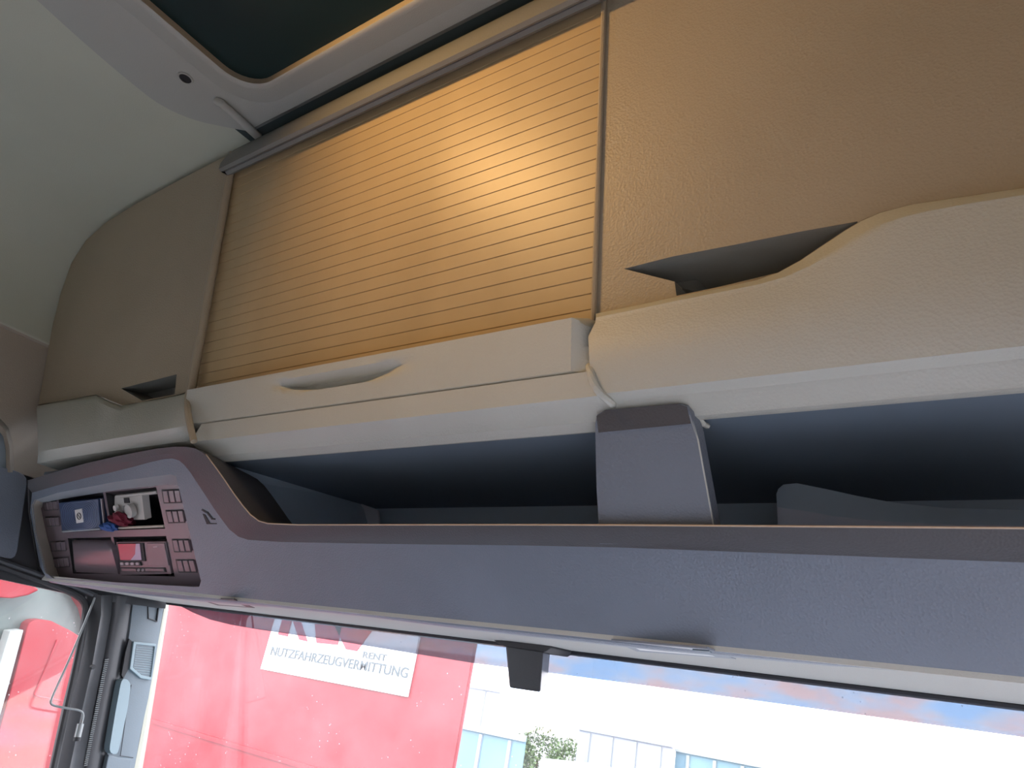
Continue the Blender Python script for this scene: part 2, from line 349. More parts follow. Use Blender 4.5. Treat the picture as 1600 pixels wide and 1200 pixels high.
# ================================================================== UPPER LOCKERS
# ---- left locker
ll = thing('overhead_locker', 'left end overhead locker with plain beige lid and small pocket grip above the switch console', 'locker', V(-2.25, .9, .45))
ridge_l = [(58, 634), (110, 625), (150, 617), (172, 627), (190, 634), (222, 628), (250, 623), (278, 618), (292, 614)]
out = [(60, 632), (66, 600), (74, 552), (83, 505), (95, 458), (112, 410), (134, 376), (165, 348), (215, 317), (275, 284), (340, 250), (362, 240)]
pk = [(189, 607), (276, 585), (273, 616), (222, 626)]
pl = LP.L(out, .0)+LP.L([(292, 612), (278, 617), (250, 622), (222, 628), (190, 633), (172, 626), (150, 616), (110, 624)])
obj('lid_panel', *prism(pl, LP.back(.03), [LP.L(pk)]), 'beige', ll)
pki = [(p.lerp(sum(LP.L(pk), V(0, 0, 0))/4, .08)+LP.n*.07) for p in LP.L(pk)]
pf = LP.L(pk, 0)
obj('grip_pocket', pf+pki, [(0, 1, 5, 4), (1, 2, 6, 5), (2, 3, 7, 6), (3, 0, 4, 7), (4, 5, 6, 7)], 'pocket', ll)
r0 = LP.L(ridge_l); r1 = [LP.at(p[0]-1, p[1]+(9 if 140 < p[0] < 200 else 4), .04) for p in ridge_l]
rr = [r0, [a.lerp(b, .7)+V(0, 0, .004) for a, b in zip(r0, r1)], r1]
xl0, xl1 = -2.60, -1.61
for Y, z in ((.850, .49), (.862, .462)):
    rr.append([V(p.x*(.992 if Y < .86 else 1.0), Y, z) for p in r1])
bpx = [(58, 724), (88, 718), (120, 713), (150, 708), (180, 704), (210, 700), (240, 696), (270, 692), (299, 689)]
rr[3] = [YP(.852).at(60+(292-60)*i/8, 706-(706-665)*i/8) for i in range(9)]
rr[4] = YP(.880).L(bpx)
rr.append([p+V(0, .12, .0) for p in rr[4]])
obj('lid_lower_face', *loft(rr), 'beigelow', ll, smooth=35, solid=.012, off=-1)
so_ = LP.L([(62, 640), (66, 565), (75, 505), (88, 452), (107, 395), (141, 350), (154, 347), (200, 312), (285, 267), (350, 240), (362, 240), (330, 300), (120, 420), (85, 640)], -.02)
obj('surround', *prism(so_, LP.back(.05)), 'pocket', ll)
obj('side_bead', *tube([LP.at(365, 240, .012), LP.at(361, 262, .012), LP.at(298, 612, .018)], .012, 10), 'beige', ll, smooth=True)
obj('corner_bead', *tube(smoothpath([LP.at(295, 612, .02), YP(.853).at(292, 628), YP(.845).at(295, 655), YP(.855).at(303, 690)], 2), .008, 8), 'beige', ll, smooth=True)
# ---- middle roller shutter locker
ml = thing('roller_shutter_locker', 'central overhead locker closed by a ribbed beige roller shutter', 'locker', V(-1.2, .9, .45))
zs = [.5745+.0287*i for i in range(25)]
def slat(z):
    x0, x1 = -1.795, -.588; g = .0007; h = .0287-g
    return slab([[lp(x0, z+g/2+h*t, f), lp(x1, z+g/2+h*t, f)] for t, f in ((0, -.0015), (.03, .0), (.97, 0), (1, -.0015))], LP.back(.006))
base_me = None
for i, z in enumerate(zs[:-1]):
    o = obj('slat', *slat(zs[0]), 'slat', ml) if i == 0 else o0.copy()
    if i == 0: o0 = o
    else:
        COL.objects.link(o); d = (lp(0, z)-lp(0, zs[0]))*S; o.location = d
obj('shutter_backing', *prism([lp(-1.80, .57, -.012), lp(-.58, .57, -.012), lp(-.58, 1.29, -.012), lp(-1.80, 1.29, -.012)], LP.back(.01)), 'black', ml)
# handle bar with finger recess
bx0 = YP(.850).at(300, 620).x-.03; bx1 = YP(.850).at(893, 505).x; bx2 = YP(.87).at(924, 520).x
brows = [(.902, .612), (.868, .592), (.857, .583), (.846, .487), (.852, .480), (.90, .478)]
xs = [bx0]+[0]*6+[bx1]
gl, gr_ = YP(.851).at(425, 604).x, YP(.851).at(642, 570).x
NX = 40; xs = [bx0+(bx1-bx0)*i/NX for i in range(NX+1)]
NZ = 10; grid = [[V(x, .902, .612) for x in xs], [V(x, .858, .589) for x in xs]]
for k in range(NZ+1):
    t = k/NZ; r = []
    for x in xs:
        u = (x-gl)/(gr_-gl); d = 0
        if 0 < u < 1:
            top_ = .20; bot = .20+.38*min(1, (u*(1-u)*4)**.5)
            if top_ < t < bot: w = (t-top_)/(bot-top_); d = .030*math.sin(math.pi*min(1, .12+w*.9))**.6*min(1, u*8, (1-u)*3)
        r.append(V(x, .847+.021*t+d, .583-.086*t))
    grid.append(r)
grid.append([V(x, .878, .494) for x in xs]); grid.append([V(x, .91, .492) for x in xs])
hb = obj('handle_bar', *loft(grid), 'beigelow', ml, smooth=50)
def yz(i): return grid[i][-1]
endr = [[V(bx1, g[-1].y, g[-1].z), V(bx1+.012, g[-1].y+.006, g[-1].z-(.004 if i < 3 else 0)), V(bx2-.004+.02*min(1, i/12), max(g[-1].y, .868)+.012, g[-1].z-(.012 if i < 3 else 0)), V(bx2+.02*min(1, i/12), .93, g[-1].z-.012*(i < 3))] for i, g in enumerate(grid)]
obj('bar_end', *loft(endr), 'beigelow', ml, smooth=50)
# lower fascia under the shutter
fx0, fx1 = -1.625, -.553
prof = [(.91, .496), (.874, .4955), (.868, .492), (.873, .4515), (.889, .4455), (.900, .4325), (.905, .4235), (.926, .4160), (.936, .419), (.940, .46)]
def xr(i): return fx0+(-.035 if i > 2 else 0)
obj('lower_fascia', *loft([row(xr(i), fx1+(.05 if i > 2 else 0), p[0]+(.003 if i > 2 else 0), p[1], 12) for i, p in enumerate(prof)]), 'beigelow', ml, smooth=30)
obj('fascia_end_bead', *tube(smoothpath([YP(.90).at(921, 572), YP(.864).at(921, 574), YP(.864).at(927, 598), YP(.868).at(934, 611), YP(.885).at(955, 630), YP(.91).at(962, 634)], 2), .0065, 8), 'beigelow', ml, smooth=True)
# top rail
rl = [(203, .018), (207, .038), (214, .050), (222, .052), (229, .044), (232, .030)]
rows = []
for y, off in rl:
    p = LP.at(428, y, off); rows.append(row(-1.79, -.56, p.y, p.z))
obj('top_rail', *slab(rows, LP.back(.02)), 'rail', ml, smooth=60)
obj('gap_shade_sheet', *box((-1.76, .70, 1.358), (-.56, .86, 1.362)), 'gapshade', ml)  # dark sheet standing in for the shade above the top rail
obj('gap_shade_back', *box((-1.76, .84, 1.28), (-.56, .86, 1.36)), 'gapshade', ml)  # rear side of the same painted gap shade
obj('leak_block', *box((-2.62, .96, .475), (.30, 1.44, .60)), 'gapshade', ml)  # unseen box added to stop sky light leaking between the lockers
obj('rail_gap_shade', *tube([lp(-1.79, 1.283, .003), lp(-.57, 1.283, .003)], .006, 6), 'black', ml)  # black tube draws the shadow between rail and shutter
# ---- right locker
rlk = thing('overhead_locker', 'large beige overhead locker on the right with a long wedge shaped pocket grip', 'locker', V(-.1, .9, .45))
ridge = [(930, 490), (980, 480), (1050, 465), (1120, 451), (1180, 438), (1215, 426), (1250, 407), (1290, 380), (1320, 360), (1345, 345), (1375, 332), (1420, 320), (1500, 308), (1600, 293), (1750, 268)]
rfr = [(931, 496), (982, 486), (1053, 471), (1123, 457), (1187, 444), (1226, 433), (1265, 416), (1308, 392), (1345, 369), (1375, 352), (1405, 341), (1445, 331), (1520, 317), (1610, 303), (1760, 278)]
pk = [(975, 420), (1050, 401), (1150, 382), (1250, 362), (1340, 346), (1338, 354), (1300, 377), (1250, 409), (1205, 431), (1120, 449), (1057, 462), (1054, 440)]
outp = LP.L([(930, 490)])+[lp(-.586, 1.33), lp(.26, 1.33)]+LP.L(list(reversed(ridge)))[0:1]+LP.L(list(reversed(ridge[1:-1])))
obj('lid_panel', *prism(outp, LP.back(.03), [LP.L(pk)]), 'beige', rlk, bevel=.003)
pf = LP.L(pk); n_ = len(pf)
pin = [p+LP.n*.085 for p in LP.L([(1064, 445), (1075, 422), (1150, 405), (1250, 385), (1320, 366), (1318, 372), (1290, 390), (1250, 415), (1205, 440), (1120, 456), (1068, 466), (1062, 455)])]
pin[0] = LP.at(1062, 436)+LP.n*.05
mid_ = [a.lerp(b, .55)+LP.n*.02 for a, b in zip(pf, pin)]
obj('grip_pocket', pf+mid_+pin, [(i, (i+1) % n_, (i+1) % n_+n_, i+n_) for i in range(n_)]+[(i+n_, (i+1) % n_+n_, (i+1) % n_+2*n_, i+2*n_) for i in range(n_)]+[tuple(range(2*n_, 3*n_))], 'pocket', rlk, smooth=30)
r0 = LP.L(ridge, -.002); r1 = LP.L(rfr, .038)
rr = [r0, [a.lerp(b, .55)+V(0, 0, .002) for a, b in zip(r0, r1)], [a.lerp(b, .85)+V(0, 0, .001) for a, b in zip(r0, r1)], r1, [p+V(0, .0005, -.009) for p in r1]]
bx = [p.x for p in r1]
lowp = [(.858, .549), (.862, .504), (.868, .473), (.874, .4527), (.893, .4465), (.897, .440), (.912, .4268), (.915, .4215), (.928, .4213), (.936, .424), (.94, .46)]
for i, (Y, z) in enumerate(lowp):
    rr.append([V(x+(.006*i if i < 5 else .03-.01*i*0)*max(0, 1-(x+.553)*6)*(1 if x < -.38 else 0), Y, z) for x in bx])
obj('lid_lower_face', *loft(rr), 'beigelow', rlk, smooth=35)
obj('side_bead', *tube([lp(-.586, 1.33, .004), lp(-.584, .60, .004)], .005, 8), 'beige', rlk, smooth=True)

# ================================================================== ROOF HATCH
def rrect(x0, x1, y0, y1, r, z, n=8):
    out = []
    for cx, cy, a0 in ((x1-r, y1-r, 0), (x0+r, y1-r, 90), (x0+r, y0+r, 180), (x1-r, y0+r, 270)):
        for k in range(n+1): a = math.radians(a0+90*k/n); out.append(V(cx+r*math.cos(a), cy+r*math.sin(a), z))
    return out
def ringloft(rows):
    n = len(rows[0]); vs = [p for r in rows for p in r]
    return vs, [(i*n+j, i*n+(j+1) % n, (i+1)*n+(j+1) % n, (i+1)*n+j) for i in range(len(rows)-1) for j in range(n)]
rh_ = thing('roof_hatch', 'dark tinted roof hatch in a grey moulded ceiling frame', 'hatch', V(XM, .3, 1.33))
ol = smoothpath([CE.at(*p) for p in [(60, 0), (110, 46), (160, 90), (210, 132), (250, 163), (300, 186), (350, 197), (390, 204)]], 2)
lf = [V(-1.86, -.35, 1.352)]+[V(p.x, p.y, 1.352) for p in ol]; lf[-1] = V(lf[-1].x, .752, 1.352)
outl = lf+[V(2*XM-p.x, p.y, p.z) for p in reversed(lf)]
h0 = rrect(-1.655, 2*XM+1.655, .20, .715, .13, 1.352)
obj('ceiling_plate', *prism(outl, (0, 0, .012), [list(h0)]), 'hatch', rh_)
g0 = [(-1.655, .715, .13, 1.352), (-1.64, .70, .12, 1.349), (-1.60, .672, .10, 1.340), (-1.583, .660, .09, 1.338), (-1.578, .655, .09, 1.341), (-1.585, .655, .085, 1.368), (-1.59, .655, .08, 1.40)]
obj('raised_surround', *ringloft([rrect(a, 2*XM-a, 20e-2+(.715-b), b, r, z) for a, b, r, z in g0[:5]]), 'hatch', rh_, smooth=40)
obj('reveal', *ringloft([rrect(a, 2*XM-a, 20e-2+(.715-b), b, r, z) for a, b, r, z in g0[4:]]), 'beige', rh_, smooth=40)
obj('hatch_glass', *prism(rrect(-1.6, 2*XM+1.6, .245, .665, .08, 1.362), (0, 0, .006)), 'hatchglass', rh_)
c = CE.at(290, 122, .004)
obj('bolt_recess', *tube([c+V(0, 0, -.001), c+V(0, 0, .004)], .016, 16), 'black', rh_, smooth=True)
obj('bolt_rim', *ringloft([[c+V(math.cos(a)*r, math.sin(a)*r, z) for a in [k*math.pi/10 for k in range(20)]] for r, z in ((.016, -.003), (.020, -.003), (.021, .002))]), 'hatch', rh_, smooth=True)
obj('rib', *tube([CE.at(338, 158, .008), CE.at(346, 162, .014), CE.at(392, 203, .014), CE.at(404, 214, .014)], .012, 10), 'hatch', rh_, smooth=True)
obj('front_lip', *slab([row(-1.70, 2*XM+1.70, .750, 1.350), row(-1.70, 2*XM+1.70, .760, 1.356)], V(0, 0, .006)), 'pocket', rh_)
# ceiling lamp behind the hatch (outside the frame) with its warm light
LX, LY, LZ = -1.28, .07, 1.335
lam = thing('ceiling_lamp', 'warm white ceiling lamp behind the roof hatch', 'lamp', V(LX, LY, LZ))
obj('lamp_housing', *box((LX-.16, LY-.06, LZ), (LX+.16, LY+.06, 1.37)), 'hatch', lam, bevel=.01)
al = bpy.data.lights.new('warm_lamp', 'AREA'); al.shape = 'RECTANGLE'; al.size = .28*S; al.size_y = .09*S; al.energy = .95; al.color = (1, .58, .22)
ao = bpy.data.objects.new('warm_lamp', al); COL.objects.link(ao); ao.location = V(LX, LY, LZ-.012)*S
ao.rotation_euler = (V(-.6, .85, .95)-V(LX, LY, LZ)).to_track_quat('-Z', 'Y').to_euler(); ao.parent = None
ao.data.spread = math.radians(125)

# ================================================================== DARK CONSOLE / OPEN SHELF
cs = thing('overhead_console', 'dark plastic overhead console with open shelf spanning above the windscreen', 'console', V(-1.2, 1.1, .12))
rim = [(45, 750), (120, 727), (200, 709), (262, 698), (300, 698), (322, 710), (345, 741), (372, 781), (398, 812), (425, 820), (600, 820), (900, 820), (1200, 822), (1600, 825), (1760, 827)]
stp = [(50, 770), (112, 752), (192, 734), (250, 718), (276, 716), (292, 730), (315, 765), (340, 803), (365, 836), (395, 846), (600, 850), (900, 853), (1200, 864), (1600, 879), (1760, 885)]
R = MF.L(rim, .024); ST = MF.L(stp, .0)
midr = [a.lerp(b, .5) - MF.n.normalized()*.008 for a, b in zip(R, ST)]
def dense(r): return smoothpath(r, 1)
backr = [p+V(0, .16, -.01) for p in R]
obj('rim', *loft([dense(backr), dense([p+V(0, .012, .003) for p in R]), dense(R), dense(midr), dense(ST)]), 'rim', cs, smooth=35)
obj('rim_glint', *tube(dense(MF.L(rim[5:], .0255)), .0014, 6), 'rimglint', cs, smooth=True)  # tan tube paints the warm highlight along the lip
bot = [(1760, 1073), (1600, 1059), (1400, 1043), (1200, 1025), (1000, 1008), (860, 993), (700, 976), (550, 957), (400, 942), (290, 934), (180, 922), (100, 912), (76, 908), (62, 885), (47, 800)]
hole = [(51, 790), (56, 781), (90, 770), (180, 753), (266, 741), (275, 744), (280, 765), (314, 908), (311, 917), (300, 917), (180, 910), (84, 904), (72, 895), (55, 830)]
BT = MF.L(bot)
face = dense(ST)+BT
obj('console_face', *prism(face, MF.back(.002), [MF.L(hole)]), 'dark', cs)
# rounded bottom edge
bt2 = [p for p in BT[:13]]
obj('bottom_edge', *loft([bt2, [p+V(0, .008, -.003) for p in bt2], [p+V(0, .016, -.002) for p in bt2], [V(p.x, p.y+.05, p.z+.0) for p in bt2]]), 'dark', cs, smooth=60)
obj('console_end', *slab([MF.L([(45, 750), (46, 800), (60, 885), (75, 909)], -.002), [p+V(-.30, .25, 0) for p in MF.L([(45, 750), (47, 800), (62, 885), (76, 908)])]], V(-.01, 0, 0)), 'rim', cs)
# shelf cavity
obj('shelf_floor', *box((-1.62, 1.075, .165), (.33, 1.48, .175)), 'hazydark', cs)
obj('shelf_back', *box((-2.6, 1.46, .14), (.33, 1.48, .50)), 'hazydark', cs)
obj('shelf_roof', *prism([V(-2.6, .942, .4275), V(.33, .942, .4275), V(.33, 1.48, .465), V(-2.6, 1.48, .465)], (0, 0, .01)), 'shaderoof', cs)
obj('shelf_side', *prism([V(-1.69, 1.0, .50), V(-1.62, 1.0, .40), V(-1.42, 1.08, .24), V(-1.40, 1.08, .18), V(-1.40, 1.46, .18), V(-1.62, 1.46, .48)], (-.01, 0, 0)), 'hazydark', cs)
# pillar across the shelf
pf_ = [(930, 662), (933, 648), (945, 641), (1000, 636), (1060, 631), (1072, 634), (1079, 645), (1088, 680), (1114, 822), (1120, 850), (937, 850), (932, 760)]
sp = obj('shelf_pillar', *prism(PP.L(pf_), PP.back(.03)), 'dark', cs, bevel=.008, seg=3)
obj('pillar_cap', *prism(PP.L([(932, 650), (946, 641), (1058, 631), (1073, 636), (1079, 662), (935, 676)], .001), PP.back(.002)), 'rim', sp)
obj('pillar_edge', *tube(PP.L([(1078, 648), (1090, 688), (1114, 822)], -.002), .0022, 6), 'header', sp)
obj('broken_clip', *tube([YP(.93).at(1092, 652), YP(.94).at(1100, 663), YP(.95).at(1106, 666)], .004, 6), 'beigelow', sp)
# courtesy lamps in the underside
for nm, q, inn in (('reading_lamp', [(955, 1001), (1105, 1014), (1150, 1030), (995, 1018)], [(975, 1004), (1085, 1014), (1118, 1026), (1000, 1016)]), ('reading_lamp', [(305, 935), (365, 937), (398, 950), (340, 946)], [(314, 937), (360, 939), (385, 948), (343, 945)])):
    lo_ = tag(thing(nm, 'slim flush lamp with pale lens under the console, right of the dark sensor housing' if q[0][0] > 500 else 'slim flush lamp outlined in black under the console below the display unit', 'lamp', HP.at(*q[0])))
    A = HP.L(q, .001); B = HP.L(inn, .001)
    obj('lamp_frame', *prism(A, (0, 0, .003), [B]), 'dark' if q[0][0] > 500 else 'rubber', lo_)
    obj('lamp_lens', *prism([p+V(0, 0, .0) for p in B], (0, 0, .003)), 'lens' if q[0][0] > 500 else 'header', lo_)
    if q[0][0] > 500: obj('lamp_switch', *prism(HP.L([(1082, 1016), (1108, 1018), (1118, 1025), (1096, 1022)], .003), (0, 0, .003)), 'greytrim', lo_)

# ================================================================== SWITCH BEZEL
BZ = PL((0, 1, .66), 1.171+.05*1.198)                  # sunk plate
bz = thing('switch_panel', 'recessed panel in the console holding the bays and rows of blank switches', 'panel', MF.at(190, 905))
front = MF.L(hole); nH = len(front)
platepx = [(64, 795), (68, 786), (95, 780), (180, 766), (262, 757), (281, 759), (286, 780), (320, 916), (318, 925), (305, 925), (180, 919), (105, 912), (92, 902), (74, 840)]
plate = BZ.L(platepx)
obj('upper_reveal', *loft([front[1:7], plate[1:7]]), 'silver', bz, smooth=50)  # pale silver paints the recess's top wall as lit
obj('left_reveal', *loft([[p-V(-.004, .004, 0) for p in front[11:14]+front[0:2]], plate[11:14]+plate[0:2]]), 'cream', bz, smooth=50)  # cream colour paints the light falling on this left wall
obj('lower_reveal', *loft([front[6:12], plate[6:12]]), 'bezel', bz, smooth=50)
bays = {'a': [(91, 776), (161, 770), (172, 828), (97, 832)], 'b': [(165, 769.5), (244, 761), (258, 826), (175, 829)],
        'c': [(106, 841), (173, 839), (187, 897), (114, 896)], 'd': [(177, 839), (259.5, 837.5), (273, 901), (190, 899)]}
obj('panel_plate', *prism(plate, MF.back(.006), [BZ.L(b) for b in bays.values()]), 'bezel', bz)
for k, b in bays.items():
    A = BZ.L(b); c = sum(A, V(0, 0, 0))/4; B = [c+(p-c)*.98+V(0, .16, 0) for p in A]
    obj('bay', A+B, [(0, 1, 5, 4), (1, 2, 6, 5), (2, 3, 7, 6), (3, 0, 4, 7), (4, 5, 6, 7)], 'black', bz)
def quadlerp(q, u, v):
    a = Vector(q[0]).lerp(Vector(q[1]), u); b = Vector(q[3]).lerp(Vector(q[2]), u); return tuple(a.lerp(b, v))
sws = [[(252, 765), (280, 764), (284, 786), (256, 787)], [(258, 797), (285, 796), (289, 817), (263, 818)], [(268, 842), (294, 842), (299, 863), (272, 863)], [(274, 874), (302, 874), (308, 895), (279, 895)],
       [(65, 784), (88, 782), (90, 797), (69, 798)], [(70, 808), (91, 807), (93, 822), (73, 823)], [(78, 846), (101, 845), (103, 861), (80, 862)], [(82, 872), (106, 870), (108, 886), (85, 888)]]
for gi, q in enumerate(sws):
    obj('switch_surround', *prism(BZ.L(q, .0012), MF.back(.001)), 'black', bz)
    for k in range(3):
        u0, u1 = k/3+.035, (k+1)/3-.035
        qq = [quadlerp(q, u0, .10), quadlerp(q, u1, .10), quadlerp(q, u1, .93), quadlerp(q, u0, .93)]
        obj('switch', *prism(BZ.L(qq, .006), MF.back(.006)), 'bezel', bz, bevel=.0012)
# seat symbol
si = [prism(MF.L(q, .0012), MF.back(.001)) for q in ([(314, 797), (316, 795.5), (324, 800), (322, 802)], [(322, 801), (324.5, 799.5), (333, 811), (330.5, 812)], [(330, 810), (336, 810), (336, 812), (331, 812)], [(316.5, 803), (320, 804), (326, 814), (328, 818.5), (323, 819)], [(322, 817.5), (338, 817.5), (338, 819), (323, 819)])]
si_o = obj('seat_symbol', *join(*si), 'black', cs); si_o['label'] = 'small black seat symbol'
# blue tray (top left bay)
bt = thing('ringed_box', 'dark blue box with fine oval rings and small white label, in the top left bay', 'box', BZ.at(125, 828))
q = [(92, 786), (153, 780), (157, 826), (97, 830)]
def bq(u, v, off=0, bulge=.012): p = quadlerp(q, u, v); return BZ.at(p[0], p[1], off+bulge*math.sin(math.pi*u))
obj('box_front', *slab([[bq(i/12, j/4, .004) for i in range(13)] for j in range(5)], MF.back(.05)), 'blue', bt, smooth=50)
for k in range(9):
    a, b = .10+.048*k, .14+.048*k
    pts = []
    for i in range(41):
        t = 2*math.pi*i/40; cu = math.copysign(abs(math.cos(t))**.6, math.cos(t)); sv = math.copysign(abs(math.sin(t))**.8, math.sin(t))
        u, v = .5+a*cu*.95, .5+min(b*1.15, 1)*sv*.9
        pts.append(bq(min(max(u, .02), .98), min(max(v, .03), .97), .0052))
    obj('ring', *tube(pts, .0006, 4), 'ring', bt)
lb = obj('label_plate', *prism([bq(.38, .30, .0065), bq(.56, .27, .0065), bq(.57, .74, .0065), bq(.39, .76, .0065)], MF.back(.002)), 'white', bt)
pts = [bq(.475+.05*math.cos(t), .52+.11*math.sin(t), .0075) for t in [k*math.pi/8 for k in range(17)]]
obj('label_mark', *tube(pts, .0012, 5), 'rubber', lb)
obj('label_mark', *tube([bq(.455, .46, .0075), bq(.495, .58, .0075)], .001, 5), 'rubber', lb)
obj('box_lip', *tube([BZ.at(98, 830.5, .012), BZ.at(157, 826.5, .012)], .003, 6), 'silver', bt)
obj('box_side', *tube([BZ.at(159, 779, .0), BZ.at(164, 824, .0)], .004, 6), 'bezel', bt)
# open radio slot with metal cage
BD = PL((0, 1, .66), 1.171+.068*1.198); BE = PL((0, 1, .66), 1.171+.055*1.198)
cg = thing('radio_cage', 'empty radio slot with bare zinc cage and black cavity, top right bay', 'radio cage', BZ.at(210, 828))
obj('cage_plate', *prism(BD.L([(179, 776), (220, 774), (228, 812), (178, 812)]), MF.back(.004)), 'metal', cg)
obj('cage_rail', *tube([BE.at(182, 776), BE.at(246, 769)], .005, 6), 'metal', cg)
obj('cage_rail', *tube([BE.at(186, 825), BE.at(257, 822)], .004, 6), 'cream', cg)
obj('square_port', *prism(BD.L([(193, 778), (201, 778), (202, 786), (194, 786)], .002), MF.back(.002)), 'black', cg)
for a in ((184, 793), (186, 803)):
    p = BD.at(*a, .004); obj('socket', *tube([p, p-MF.n*.008], .009, 10), 'white', cg, smooth=True)
obj('socket_block', *prism(BD.L([(191, 791), (199, 790), (200, 802), (192, 803)], .006), MF.back(.006)), 'steel', cg, bevel=.001)
p = BD.at(208, 797, .004); obj('round_port', *tube([p, p-MF.n*.012], .020, 16), 'metal', cg, smooth=True)
obj('cage_divider', *prism(BD.L([(219, 774), (221.5, 774), (226, 812), (224, 812)], .02), MF.back(.02)), 'metal', cg)
def blob(name, c, rx, ry, rz, m, label, cat):
    bm = bmesh.new(); bmesh.ops.create_icosphere(bm, subdivisions=3, radius=1)
    for v in bm.verts:
        n = 1+.25*math.sin(v.co.x*7+v.co.z*4)*math.cos(v.co.y*6+v.co.x*3)+.1*math.sin(v.co.z*13)
        v.co = Vector((v.co.x*rx*n, v.co.y*ry*n, v.co.z*rz*n))
    bm.verts.ensure_lookup_table(); vs = [v.co+c for v in bm.verts]; fs = [tuple(v.index for v in f.verts) for f in bm.faces]; bm.free()
    return tag(obj(name, vs, fs, m, smooth=True), label, cat)
blob('red_rag', BE.at(191, 811, .0), .045, .03, .018, 'redcloth', 'crumpled dark red rag lying in the empty radio slot', 'rag')
blob('blue_rag', BZ.at(171, 823, .01), .042, .018, .012, 'bluecloth', 'small crumpled blue rag hanging between the two upper bays', 'rag')
# blank cover (bottom left bay)
bc = thing('bay_cover', 'plain blank pinkish bay cover, bottom left of the four bays', 'cover', BZ.at(145, 896))
qc = [(113, 845), (171, 846), (185, 897), (118, 894)]
obj('cover_plate', *slab([[BZ.at(*quadlerp(qc, i/8, j/6), .004+.012*math.sin(math.pi*(.15+.85*j/6)) - .006*(j == 0)) for i in range(9)] for j in range(7)], MF.back(.03)), 'bezel', bc, smooth=60)
obj('cover_edge', *tube([BZ.at(114, 845, .004), BZ.at(118, 893.5, .006)], .0025, 6), 'rubber', bc)
# tachograph (bottom right bay)
tg = thing('tachograph', 'recording unit with glossy display and button rows, bottom right bay', 'tachograph', BZ.at(225, 898))
tq = [(181, 847), (258, 846), (267, 897), (189, 899)]
bod = obj('unit_body', *prism(BZ.L(tq, .003), MF.back(.10)), 'bezel', tg, bevel=.002)
obj('display_frame', *prism(BZ.L([(182.5, 849), (223, 848.5), (227, 877), (187, 877)], .006), MF.back(.006)), 'black', tg, bevel=.001)
ds = obj('display', *prism(BZ.L([(184, 850), (218, 849.5), (221, 875), (188, 875)], .0075), MF.back(.002)), 'screen', tg)
obj('screen_glare', *prism(BZ.L([(212, 849.7), (218, 849.5), (221, 875), (204, 875), (211, 866)], .0080), MF.back(.0012)), 'screenglare', tg)  # pale patch paints a reflection on the display
obj('print_door', *prism(BZ.L([(229, 849), (256, 848.5), (263, 884), (231, 884)], .0065), MF.back(.005)), 'bezel', tg, bevel=.001)
obj('door_mark', *prism(BZ.L([(239, 854), (246, 853.5), (246.2, 855), (239.2, 855.5)], .0072), MF.back(.001)), 'btn', tg)
bb = obj('button_strip', *prism(BZ.L([(187, 878), (219, 878), (221, 884), (188, 884)], .006), MF.back(.004)), 'black', tg)
for k in range(4):
    x = 190+k*8; obj('button', *prism(roundpoly(BZ.L([(x-2.6, 879), (x+2.6, 879), (x+3, 883), (x-2.2, 883)], .009), .004), MF.back(.004)), 'btn', tg)
obj('lower_strip', *prism(BZ.L([(187, 887), (257, 887.5), (259, 894), (188, 893.5)], .0055), MF.back(.004)), 'black', tg)
for a, b in ((189, 212), (226, 255)): obj('drawer_cover', *prism(BZ.L([(a, 888.2), (b, 888.6), (b+1, 893), (a+1, 892.6)], .0072), MF.back(.004)), 'bezel', tg, bevel=.0008)
for x in (216.5, 223): obj('button', *tube([BZ.at(x, 890.8, .005), BZ.at(x, 890.8, .009)], .004, 10), 'btn', tg)

# ================================================================== THINGS ON THE SHELF
ty = thing('plastic_tray', 'long translucent grey tray with upturned corner, in the shelf right of the pillar', 'tray', YP(1.25).at(1400, 830))
t1 = [(1213, 772), (1216, 764), (1224, 757), (1245, 755), (1290, 764), (1340, 775), (1400, 786), (1480, 794), (1600, 797), (1740, 799)]
t2 = [(1214, 792), (1226, 794), (1240, 796), (1262, 799), (1300, 806), (1340, 811), (1400, 816), (1480, 819), (1600, 821), (1740, 823)]
obj('tray_flange', *slab([YP(1.22).L(t1), YP(1.19).L(t2)], V(0, .01, 0)), 'tray', ty, smooth=40)
obj('tray_wall', *slab([YP(1.19).L(t2), YP(1.17).L([(x+3, 850) for x, y in t2])], V(0, .01, 0)), 'seatcloth', ty, smooth=40)
pp_ = tag(obj('paper_sheet', *prism(YP(1.40).L([(522, 770), (590, 797), (596, 850), (508, 850)]), (0, .006, 0)), 'paper'), 'faint grey paper sheet standing at the back of the shelf, left of the pillar', 'paper')

# ================================================================== SENSOR HOUSING ON THE WINDSCREEN
sb = thing('sensor_housing', 'black tapered sensor housing hanging at the top centre of the windscreen', 'sensor', WS.at(820, 1080, .05))
fz = [(790, 1008), (849, 1017), (844, 1082), (796, 1075)]; A = WS.L(fz, .12); Bk = WS.L([(801, 1009), (860, 1016), (855, 1070), (806, 1060)], .0)
obj('housing', A+Bk, [(0, 1, 2, 3), (4, 7, 6, 5), (0, 4, 5, 1), (1, 5, 6, 2), (2, 6, 7, 3), (3, 7, 4, 0)], 'pillar', sb, bevel=.004)
cap = WS.L([(771, 1000), (860, 1006), (861, 1012), (851, 1019), (788, 1010), (776, 1004)], .123)
obj('mount_flange', *prism(cap, V(0, .10, .004)), 'rubber', sb, bevel=.002)

